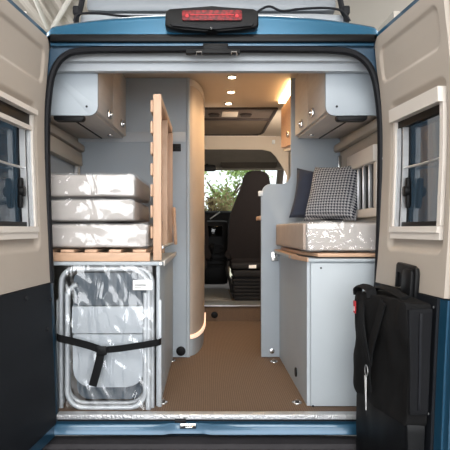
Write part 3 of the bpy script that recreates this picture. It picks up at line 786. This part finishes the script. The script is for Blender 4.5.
# roof skin
def roof(u, v):
    X = -.86+u*1.72
    f = max(0, 1-(abs(X)/.80)**2.6)
    zt = 1.872+.063*f
    a = v
    if a < .35:
        k = a/.35; Y = -.03+.015*k; z = 1.818+(zt-.035-1.818)*k
    elif a < .7:
        k = (a-.35)/.35*math.pi/2; Y = -.015+.07*(1-math.cos(k)); z = zt-.035+.035*math.sin(k)
    else:
        k = (a-.7)/.3; Y = .055+3.9*k**2.2; z = zt+.13*(1-math.exp(-(Y-.055)/.28))
    if abs(X) > .78: z -= (abs(X)-.78)*1.2
    return Vector((X, Y, z))
mb = MB(); mb.grid(roof, 60, 34); mb.build('roof_skin', M['blue'], van)
# outer sides of the van
mb = MB()
for s in (-1, 1):
    mb.prism([(.0, -.2), (3.9, -.2), (3.9, 1.7), (.0, 1.7)], s*1.02-.01, s*1.02+.01, 'x')
    mb.prism([(s*.87, .003), (s*1.03, .003), (s*1.03, .02), (s*.87, .02)], -.2, 1.7, 'z')
mb.build('side_skin', M['blue'], van)
# striker bracket at the top of the doorway
b = MB().box(PX(186, -.03), PX(240, -.03), -.05, -.012, PZ(54.5, -.03), PZ(50, -.03), .003)
b.box(PX(203, -.03), PX(228, -.03), -.045, -.01, PZ(50.5, -.03), PZ(44, -.03), .003)
br = b.build('striker_bracket', M['plastic'], van)
for px in (199, 234):
    x = PX(px, -.05); z = PZ(53.5, -.05)
    MB().tube([(x-.014, -.05, z-.008), (x-.012, -.065, z+.004), (x+.012, -.065, z+.004), (x+.014, -.05, z-.008)], .0042, 8).build('striker', M['chrome'], br)
# high brake lamp
bl = MB(); Yl = -.055
pts = [(PX(a, Yl), PZ(c, Yl)) for a, c in ((166, 14), (170, 11), (212, 8.5), (253, 11), (258, 14), (258, 27), (255, 30), (240, 31.5), (219, 31.8), (212, 33.5), (205, 31.8), (182, 31.5), (169, 30), (165.5, 27))]
bl.prism(pts, -.085, -.005, 'y', .008, 3); bo = bl.build('brake_lamp', M['plastic'], van)
MB().prism([(PX(a, -.09), PZ(c, -.09)) for a, c in ((170, 24), (254, 24), (251, 27), (219, 28.5), (212, 30.5), (205, 28.5), (173, 27))], -.098, -.085, 'y', .004).build('lamp_lip', M['darkplastic'], bo)
MB().prism(rr(PX(182, -.09), PX(242, -.09), PZ(20.5, -.09), PZ(10.5, -.09), .008), -.095, -.08, 'y', .003).build('red_lens', M['lens'], bo)['label'] = 'red ribbed lens'
mb = MB()
for px in (187, 237): mb.disc((PX(px, -.1), -.0955, PZ(15.5, -.1)), .008, -.003, 'y', 14)
mb.box(PX(190, -.1), PX(234, -.1), -.0975, -.0955, PZ(14.6, -.1), PZ(14.0, -.1))
mb.build('lens_stud', M['red'], bo)
MB().disc((PX(211, -.1), -.098, PZ(28.3, -.1)), .006, -.004, 'y', 14, .001).build('camera_eye', M['glass'], bo)
# sill
MB().box(PX(57, 0), PX(372, 0), -.012, .04, PZ(419.5, -.01), PZ(414.5, -.01), .003).build('tread_strip', M['tread'], van)
MB().box(PX(58, 0), PX(371, 0), -.004, .03, PZ(423, -.01), PZ(420, -.01)).build('sill_gap', M['rubber'], van)
mb = MB()
xs = [(55, 0), (163, 0), (170, 1), (203, 1), (211, 0), (375, 0)]
prof = lambda d: [(-.004, PZ(421, 0)), (-.030+d*.014, PZ(422, 0)), (-.046+d*.022, PZ(425.5, 0)+0), (-.050+d*.016, PZ(431, 0)), (-.02, PZ(434, 0)), (.03, PZ(434, 0)), (.03, PZ(421, 0))]
L = [[mb.bm.verts.new((PX(px, -.03), y, z)) for y, z in prof(d)] for px, d in xs]
for i in range(len(L)-1):
    for k in range(7): mb.bm.faces.new((L[i][k], L[i+1][k], L[i+1][(k+1) % 7], L[i][(k+1) % 7]))
mb.bm.faces.new(L[0]); mb.bm.faces.new(L[-1])
mb.build('sill_panel', M['blue2'], van, smooth=True)
mb = MB(); mb.box(PX(180, -.05), PX(196, -.05), -.047, -.038, PZ(429, -.05), PZ(424, -.05), .002); mb.tube([(PX(184, -.05), -.046, PZ(426.5, -.05)), (PX(186, -.05), -.062, PZ(426.5, -.05)), (PX(192, -.05), -.062, PZ(426.5, -.05)), (PX(194, -.05), -.046, PZ(426.5, -.05))], .004, 8)
mb.build('door_striker', M['chrome'], van)
MB().box(PX(175, 0), PX(186, 0), -.02, -.011, PZ(421.5, 0), PZ(417.5, 0), .002).build('sill_latch', M['darkplastic'], van)
mb = MB(); mb.prism([(-.32, -.42), (-.34, -.17), (-.31, -.135), (-.10, -.125), (-.085, -.108), (.0, -.10), (.0, -.42)], -.95, .95, 'x', 0)
mb.build('bumper', M['bumper'], van)
mb = MB()
for k in range(3): mb.box(-.90, .90, -.29+.055*k, -.27+.055*k, -.135+.002*k, -.124+.002*k, .003)
mb.build('bumper_ribs', M['darkplastic'], van)

# ------------------------------------------------------------------ pop top roof and cable
Yp = .5
pop = thing('pop_up_roof', 'grey pop up roof shell sitting on top of the blue roof', 'pop up roof', (0, 1.5, 2.0))
MB().rbox(PX(78, Yp), PX(347, Yp), Yp, 3.3, 2.02, PZ(11, Yp), .04, 6).build('roof_tray', M['popband'], pop)
mb = MB(); mb.rbox(PX(80, Yp), PX(343, Yp), Yp+.02, 3.2, PZ(10, Yp), 2.42, .06, 8, lambda p: Vector((p.x*(1-.10*(p.z-2.1)), p.y+(p.z-2.1)*.3, p.z))); mb.build('roof_shell', M['popgrey'], pop)
for s, px in ((-1, 76.5), (1, 346)):
    mb = MB(); x = PX(px, Yp-.03)
    mb.tube(smooth_path([(x-s*.0, Yp-.03, 2.03), (x, Yp-.03, 2.09), (x-s*.02, Yp-.03, 2.13), (x-s*.035, Yp, 2.25)]), .016, 8)
    mb.rbox(x-.02, x+.02, Yp-.05, Yp, 2.10, 2.15, .01, 3); mb.build('hinge_strut', M['rubber'], pop)
Yc = .42
def K(x, y): return (PX(x, Yc), Yc, PZ(y, Yc))
mb = MB()
mb.tube(smooth_path([K(74, 21), K(76, 16), K(82, 13.5), K(100, 13.5), K(122, 16), K(160, 17)]), .007, 8)
o = mb.build('cable', M['rubber']); tag(o, 'black cable on the roof at the left of the brake lamp', 'cable')
mb = MB(); mb.tube(smooth_path([K(254, 15), K(262, 9), K(270, 6.5), K(282, 11), K(300, 9), K(325, 8), K(342, 11), K(350, 21)]), .007, 8)
o = mb.build('cable', M['rubber']); tag(o, 'black cable on the roof at the right of the brake lamp', 'cable')

# ------------------------------------------------------------------ rear doors, swung open a little past square
TL = [(-.06, -.746), (.31, -.760), (.635, -.775), (1.03, -.793), (1.37, -.806), (1.6, -.798), (1.78, -.778)]
TR = [(-.06, .743), (.31, .757), (.635, .773), (.84, .789), (1.27, .807), (1.5, .800), (1.78, .766)]
def smooth_tab(tab, z):
    return sum(interp(tab, z+d) for d in (-.12, -.06, 0, .06, .12))/5
def rear_door(s, label):
    tab = TL if s < 0 else TR
    def mp(w, n, z):           # w along the door from the hinge, n towards the inside of the van
        X = smooth_tab(tab, z)+s*.094*w-s*n
        return Vector((X, -w+.0, z))
    def mapped(fn_build, name, m, par, nz=24, **k):
        mb = MB(); fn_build(mb)
        return mb.move(lambda v: mp(v.x, v.y, v.z)).build(name, m, par, **k)
    t = thing('rear_door', label, 'van door', mp(.35, 0, -.06))
    ZB, ZM, ZT, W = -.05, .640, 1.815, .66
    # blue outer skin with curved profile, built as a subdivided slab
    def slab(w0, w1, n0, n1, z0, z1, nz=22, r=0):
        def f(mb):
            zs = [z0+(z1-z0)*k/nz for k in range(nz+1)]; rings = []
            for z in zs:
                cut = 0
                if r:
                    d = max(0, z-(z1-r)); cut = r-math.sqrt(max(0, r*r-d*d))
                rings.append([mb.bm.verts.new((a, b, z)) for a, b in ((w0+cut*.6, n0), (w1-cut, n0), (w1-cut, n1), (w0+cut*.6, n1))])
            for i in range(nz):
                for k in range(4): mb.bm.faces.new((rings[i][k], rings[i][(k+1) % 4], rings[i+1][(k+1) % 4], rings[i+1][k]))
            mb.bm.faces.new(rings[0]); mb.bm.faces.new(rings[-1])
        return f
    def skin(mb):
        slab(-.012, .76, -.080, -.050, -.07, .84)(mb); slab(-.012, .76, -.080, -.050, 1.40, 1.84, 14, .08)(mb)
        slab(-.012, .15, -.080, -.050, .84, 1.40)(mb); slab(.57, .76, -.080, -.050, .84, 1.40)(mb)
        slab(-.010, .012, -.05, -.006, -.06, 1.80)(mb); slab(.67, .70, -.05, -.012, -.07, 1.80)(mb)
        if s > 0: slab(.615, .668, -.05, -.004, -.03, .634)(mb)
        slab(.0, .68, -.05, .002, -.085, -.032, 1)(mb); slab(.02, .68, -.05, -.012, 1.80, 1.83, 1)(mb)
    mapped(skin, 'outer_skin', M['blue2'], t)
    # upper lining: a pressed panel with an embossed field and a recess round the window
    w0h, w1h, z0h, z1h = .165, .570, .885, 1.425
    def rd(w, z, a, b, c, d, r):
        dx = max(a+r-w, w-(b-r), 0); dz = max(c+r-z, z-(d-r), 0)
        ins = min(w-a, b-w, z-c, d-z) if (dx == 0 or dz == 0) else r-math.hypot(dx, dz)
        return ins
    def hf(w, z):
        n = 0
        n -= .010*sstep(0, .016, rd(w, z, .055, .60, 1.57, 1.745, .045))
        n -= .022*sstep(0, .030, rd(w, z, .110, .617, .795, 1.475, .05))
        n -= .012*sstep(.012, -.0, min(w+.006, W-w))**1.2
        rr_ = .06
        top = rd(w, z, -.0, W, .3, ZT, rr_); n -= .03*sstep(.012, -.004, top)
        return n
    NW, NZ = 110, 190
    def g(u, v):
        w = u*W; z = ZM+v*(ZT-ZM)
        cut = 0; d = z-(ZT-.06)
        if d > 0: cut = .06-math.sqrt(max(0, .06**2-d*d))
        ww = w*(1-2*cut/W)+cut
        return mp(ww, hf(ww, z), z)
    mb = MB(); mb.grid(g, NW, NZ, keep=lambda u, v: not (w0h < u*W < w1h and z0h < ZM+v*(ZT-ZM) < z1h))
    mb.build('upper_lining', M['beige'], t)
    # lower black lining
    mapped(slab(.035 if s < 0 else .01, .645 if s < 0 else .612, -.04, .006, -.03, ZM-.004), 'lower_lining', M['doorblack'], t)
    # window
    n0 = -.02
    def wf(mb):
        slab(.147, .587, n0-.005, n0+.040, 1.375 if s > 0 else 1.410, 1.432, 3)(mb)       # cassette
        slab(.147, .587, n0-.005, n0+.022, .852, .880, 2)(mb); slab(.152, .582, n0-.005, n0+.030, .880, .905, 2)(mb)
        slab(.147, .166, n0-.005, n0+.022, .906, 1.374 if s > 0 else 1.409, 16)(mb); slab(.562, .587, n0-.005, n0+.022, .906, 1.374 if s > 0 else 1.409, 16)(mb)
    fr = mapped(wf, 'window_frame', M['cream'], t)
    def dk(mb):
        slab(.166, .562, n0-.02, n0+.008, *((1.345, 1.375) if s > 0 else (1.357, 1.410)), 3)(mb)
    mapped(dk, 'blind_gap', M['gloss'], fr)
    if s < 0:
        mapped(lambda mb: slab(.166, .562, n0-.01, n0+.02, 1.337, 1.357, 3)(mb), 'blind_bar', M['cream'], fr)
    def rails(mb):
        slab(.167, .172, n0-.02, n0+.014, .905, 1.345, 12)(mb); slab(.178, .183, n0-.02, n0+.010, .905, 1.345, 12)(mb); slab(.203, .210, n0-.02, n0+.004, .905, 1.345, 12)(mb)
    mapped(rails, 'blind_rail', M['alu'], fr)
    def seal2(mb):
        slab(.172, .178, n0-.03, n0+.006, .905, 1.345, 12)(mb); slab(.183, .203, n0-.03, n0+.001, .905, 1.345, 12)(mb)
        slab(.2, .562, n0-.03, n0, .905, .925, 2)(mb)
    mapped(seal2, 'window_seal', M['plastic'], fr)
    mapped(slab(.17, .575, -.062, -.056, .87, 1.38, 16), 'window_glass', M['glass'], t)
    mb = MB(); mb.tube([mp(.21, n0-.004, 1.165), mp(.38, n0+.01, 1.16), mp(.562, n0-.004, 1.17)], .0055, 8); mb.build('stay_bar', M['alu'], fr)
    mb = MB(); a = mp(.238, n0-.01, 1.06)
    mb.disc(a, .024, -.02*s, 'x', 16, .004); mb.rbox(a.x-.012, a.x+.012, a.y-.015, a.y+.015, a.z-.075, a.z+.06, .01, 4); mb.build('window_catch', M['plastic'], fr)
    # little fixings
    mb = MB()
    for w, z in ((.022, 1.23), (.045, .60), (.045, .30), (.59, .60), (.59, .2)):
        p = mp(w, .0 if z > .64 else .006, z); mb.disc(p, .0045, -.002*s, 'x', 10)
    mb.build('fixing', M['alu'] if s > 0 else M['darkplastic'], t)
    if s > 0:
        def hp(nm, pts, a0, a1, m, par):
            mb = MB(); mb.prism(pts, a0, a1, 'y', .004); mb.move(lambda v: mp(v.x, v.y, v.z)); return mb.build(nm, m, par)
        h = hp('grab_handle', rr(.255, .458, .585, .768, (.02, .02, .045, .03), 6)[:0]+[(.345, .585), (.45, .585), (.458, .60), (.458, .715), (.45, .735), (.42, .745), (.285, .752), (.27, .742), (.27, .645), (.284, .645), (.284, .715), (.345, .712)], .001, .020, M['plastic'], t)
        hp('handle_recess', rr(.284, .345, .650, .714, .003), .001, .008, M['darkplastic'], h)
        hp('handle_grip', rr(.36, .445, .60, .73, .02), .020, .032, M['plastic'], h)
    else:
        mb = MB()
        for w, z in ((.05, .56), (.10, .43), (.32, .60)): 
            p = mp(w, .006, z); mb.disc(p, .010, -.008*s, 'x', 12, .002)
        mb.build('stop_buffer', M['rubber'], t)
    return t, mp
dl, mpl = rear_door(-1, 'left open rear door with beige lining, window and dark lower panel')
dr, mpr = rear_door(1, 'right open rear door with beige lining, black handle and hanging bag')

# ------------------------------------------------------------------ bag hanging on the right door
t = thing('bag', 'black fabric storage bag hanging on the right rear door', 'bag', (.70, -.32, -.18))
def bagmap(p):
    # p.x 0..1 far->near, p.y 0..1 inner face -> door, p.z
    Y = -.13-.475*p.x
    xi = .640+.075*p.x; xo = mpr(.1+.46*p.x, .012, min(1, max(p.z, 0))).x
    return Vector((xi+(xo-xi)*p.y, Y, p.z))
def bagfn(seed, amp):
    def f(p):
        q = bagmap(p)
        d = noise.noise(Vector((q.y*6, q.z*5, seed)))+.5*noise.noise(Vector((q.y*15, q.z*9, seed+4)))
        k = 1-max(0, min(1, p.y))
        q.x -= amp*d*k; q.y -= amp*.5*noise.noise(Vector((q.x*20, q.z*8, seed+2)))
        q.z += .010*noise.noise(Vector((q.x*8, q.y*8, seed)))
        return q
    return f
MB().rbox(0, 1, 0, 1, .152, .618, .04, 26, bagfn(1, .022)).build('bag_body', M['bag'], t)
MB().rbox(.02, .985, .06, .96, -.22, .165, .03, 16, bagfn(5, .006)).build('lower_pouch', M['plastic'], t)
# lid and zipped near end
mb = MB(); mb.rbox(.992, 1.022, .06, .95, .20, .595, .01, 14, bagfn(9, .006)); mb.build('end_panel', M['bag2'], t)
mb = MB(); mb.rbox(1.02, 1.034, .42, .54, .22, .58, .006, 10, bagfn(9, .004)); mb.build('zip', M['rubber'], t)
p = lambda u, n, z: bagmap(Vector((u, n, z)))
def rib(pa, w, name, m=None, up=(0, 1, .2)): return MB().tube(smooth_path(pa, 8), 0, 4, False, (.004, w*1.4, up)).build(name, m or M['strap'], t)
mb = MB(); mb.tube(smooth_path([p(.04, .10, .60), p(.08, .03, .632), p(.20, .0, .645), p(.33, .05, .634), p(.38, .03, .60)]), 0, 6, False, (.006, .022, (1, 0, .3))); mb.build('carry_handle', M['strap'], t)
mb = MB(); mb.tube(smooth_path([p(.10, .5, .61), p(.25, .5, .64), p(.55, .4, .645), p(.8, .4, .625)]), 0, 6, False, (.008, .02, (1, 0, .2))); mb.build('top_strap', M['bag'], t)
rib([p(.22, -.04, .60), p(.27, -.16, .52), p(.33, -.18, .42), p(.40, -.14, .33)], .032, 'hanging_strap')
rib([p(.62, -.03, .60), p(.56, -.15, .50), p(.46, -.18, .40), p(.41, -.14, .33)], .032, 'hanging_strap')
rib([p(.40, -.14, .34), p(.42, -.2, .28), p(.41, -.12, .21)], .020, 'hanging_strap')
c = p(.40, -.25, .295); mb = MB(); mb.tube([c+Vector((.0, .022*math.cos(a), .022*math.sin(a))) for a in [2*math.pi*k/20 for k in range(20)]], .0022, 6, True); mb.build('key_ring', M['alu'], t)
c = p(.40, -.27, .27); MB().prism([(c.y-.012, .272), (c.y+.014, .272), (c.y-.004, .13), (c.y-.010, .13)], c.x-.003, c.x-.001, 'x').build('paper_tag', M['paper'], t)['label'] = 'white paper tag'
c = p(.07, -.04, .55); o = MB().box(c.x-.006, c.x-.002, c.y-.018, c.y+.018, .515, .57, .001).build('brand_tag', M['red'], t); o['label'] = 'red fabric tag'
MB().box(c.x-.0075, c.x-.0062, c.y-.008, c.y+.006, .525, .545).build('tag_mark', M['paper'], o)

# ------------------------------------------------------------------ showroom around the van
mb = MB(); mb.box(-9, 9, -9, 9.5, -.62, -.58); struct('floor', mb, M['concrete'])
mb = MB()
n = 150; vs = []
for k in range(n+1):
    x = -9+9.0*k/n*1.0; z = 4.3+(.05 if (k//2) % 2 else 0); vs.append((x, z))
top = [(x, z+.12) for x, z in vs][::-1]
mb.prism(vs+top, -9, 9.5, 'y'); 
ca, sa = math.cos(R(24)), math.sin(R(24))
struct('ceiling', mb, M['hallwall'], smooth=False)
mb = MB(); mb.box(.02, 9, -9, 9.5, 4.3, 4.42); struct('ceiling', mb, M['hallwall'])
mb = MB(); mb.box(-9.1, -9, -9, 9.5, -.6, 4.4); struct('wall_hall_left', mb, M['hallwall'])
mb = MB(); mb.box(9, 9.1, -9, 9.5, -.6, 4.4); struct('wall_hall_right', mb, M['hallwall'])
for i, (a, b_) in enumerate((((-3.3, 5.0, 4.18), (-2.35, 6.9, 4.18)), ((-2.1, 5.0, 4.18), (-2.45, 8.0, 4.18)))):
    pass
a_ = lambda px, py, z: (CX+(px-207)*((z-CZ)*F/(229-py))/F, (z-CZ)*F/(229-py)+CY, z)
for q, lb in ((((30, -14), (47, 27)), 'left white steel roof brace of the V above the left door'), (((77, -14), (53, 27)), 'right white steel roof brace of the V above the left door')):
    mb = MB(); mb.tube([a_(q[0][0], q[0][1], 4.2), a_(q[1][0], q[1][1], 4.2)], .04, 8); o = mb.build('roof_brace', M['truss']); tag(o, lb, 'steel brace', 'steel braces under the hall roof')
# things standing beyond the door windows
mb = MB()
for k in range(9): mb.box(-5.2+.3*k*.0-.0, -5.0, -1.6+.42*k, -1.42+.42*k, -.58, 2.9)
struct('wall_display_left', mb, M['halldark'])
mb = MB(); mb.box(-5.5, -5.3, -2.6, 5, -.58, 3.2); struct('wall_backdrop_left', mb, M['headliner'])
mb = MB(); mb.box(4.2, 4.3, -2.6, 5, -.58, 3.2); struct('wall_backdrop_right', mb, M['hatch'])
# hall lamps
for (x, y, sx, sy, e) in ((0, -3.6, 3.2, 1.2, 95), (0, -7.0, 3.6, 1.2, 100), (-3.2, -.2, .9, 3, 45), (3.2, -.2, .9, 3, 45), (0, 2.4, 2.0, .8, 25)):
    o = MB().box(x-sx/2, x+sx/2, y-sy/2, y+sy/2, 4.24, 4.29).build('hall_lamp', M['hall_lamp']); 
    tag(o, 'bright ceiling lamp panel of the hall above the van', 'lamp', 'hall lamp panels')
    l = bpy.data.lights.new('hall', 'AREA'); l.shape = 'RECTANGLE'; l.size = sx; l.size_y = sy; l.energy = e; l.color = (1, .98, .96)
    lo = bpy.data.objects.new('hall_area_light', l); C.objects.link(lo); lo.location = (x, y, 4.2)
l = bpy.data.lights.new('bulkhead_fill', 'AREA'); l.size = .3; l.energy = 14; l.color = (1, .86, .72)  # added fill light, hidden behind the partition, brightens the bulkhead above the cab
lo = bpy.data.objects.new('added_bulkhead_fill', l); C.objects.link(lo); lo.location = (.70, 2.2, 1.45); lo.rotation_euler = (R(80), 0, R(25))
l = bpy.data.lights.new('frontal_fill', 'AREA'); l.shape = 'RECTANGLE'; l.size = 9; l.size_y = 3.2; l.energy = 520; l.color = (.97, .985, 1)  # added fill light behind the camera, brightens the van interior; no window there
lo = bpy.data.objects.new('added_frontal_fill', l); C.objects.link(lo); lo.location = (0, -8.8, 1.9); lo.rotation_euler = (R(90), 0, 0)
for x in (-5, 5):
    l = bpy.data.lights.new('ceiling_fill', 'AREA'); l.size = 2; l.energy = 160  # unseen fill lights added to brighten the hall ceiling from below
    lo = bpy.data.objects.new('added_ceiling_fill', l); C.objects.link(lo); lo.location = (x, 4.5, 1.8); lo.rotation_euler = (R(180), 0, 0)
# outdoors beyond the windscreen
mb = MB(); mb.box(-20, 20, 9.5, 40, -.8, -.7); struct('floor_outside', mb, M['grass'])
def tree(name, label, x, y, zc, rx, rz, n, seed, m):
    rnd = random.Random(seed)
    t = thing(name, label, 'tree', (x, y, -.7))
    mb = MB(); mb.tube(smooth_path([(x, y, -.7), (x+.05, y, .6), (x-.05, y+.05, 1.6), (x+.1, y, zc)]), 0, 8, rad=[.11-.004*k for k in range(19)])
    for k in range(7):
        a = rnd.uniform(0, 6.28); mb.tube([(x, y, zc-rz*.6), (x+rx*.7*math.cos(a), y+rx*.5*math.sin(a), zc+rnd.uniform(-.4, .6)*rz)], .025, 5)
    mb.build('trunk', M['bark'], t)
    mb = MB()
    cl = [Vector((rnd.uniform(-1, 1)*rx, rnd.uniform(-1, 1)*rx*.6, rnd.uniform(-1, 1)*rz)) for _ in range(26)]
    for k in range(n):
        c = rnd.choice(cl)+Vector((rnd.gauss(0, .16), rnd.gauss(0, .16), rnd.gauss(0, .14)))+Vector((x, y, zc))
        d = Vector((rnd.uniform(-1, 1), rnd.uniform(-1, 1), rnd.uniform(-1, 1))).normalized(); e = d.orthogonal().normalized()
        L = rnd.uniform(.05, .085); w = L*.42
        mb.bm.faces.new([mb.bm.verts.new(q) for q in (c-d*L, c+e*w, c+d*L, c-e*w)])
    mb.build('foliage', m, t, smooth=False)
tree('tree', 'light green leafy tree outside, seen through the windscreen', .45, 12.2, 2.0, 1.0, .85, 2300, 3, M['leaf'])
M['leaf2'] = mat('olive_brown_leaves', (150,136,92), .7, 0, .3, 3)
tree('shrub', 'lower brownish shrub outside below the green tree', .1, 10.3, 1.2, .6, .3, 800, 5, M['leaf2'])
C.objects[-1]
mb = MB(); mb.rbox(1.25, 4.6, 9.6, 11.4, -.2, 1.75, .3, 6); 
t = thing('parked_car', 'pale parked vehicle outside at the right of the windscreen', 'car', (2.9, 10.5, -.7))
mb.build('body', M['paper'], t)
mb = MB(); mb.box(1.5, 4.2, 9.58, 9.61, 1.05, 1.5, .02); mb.build('side_window', M['mesh'], t)
for x in (1.7, 3.7): MB().disc((x, 9.55, -.37), .33, .25, 'y', 24, .03).build('wheel', M['rubber'], t)

l = bpy.data.lights.new('sun', 'SUN'); l.energy = 3.0; l.angle = .1; l.color = (1, .96, .9)
lo = bpy.data.objects.new('sun', l); C.objects.link(lo); lo.rotation_euler = (R(42), R(-18), R(0))
# ------------------------------------------------------------------ world, lights, camera
w = bpy.data.worlds.new('World'); bpy.context.scene.world = w; w.use_nodes = True
bg = w.node_tree.nodes['Background']; bg.inputs[0].default_value = (.94, .97, 1.0, 1); bg.inputs[1].default_value = 1.9
cam = bpy.data.cameras.new('Camera'); cam.lens = F/450*36; cam.sensor_width = 36; cam.sensor_fit = 'HORIZONTAL'
cam.shift_x = 18/450; cam.shift_y = 4/450; cam.clip_start = .05
co = bpy.data.objects.new('Camera', cam); C.objects.link(co); co.location = (CX, CY, CZ); co.rotation_euler = (R(90), 0, 0)
sc = bpy.context.scene; sc.camera = co
sc.view_settings.view_transform = 'Standard'; sc.view_settings.look = 'None'; sc.view_settings.gamma = 1; sc.view_settings.exposure = 0
sc.view_settings.use_curve_mapping = False
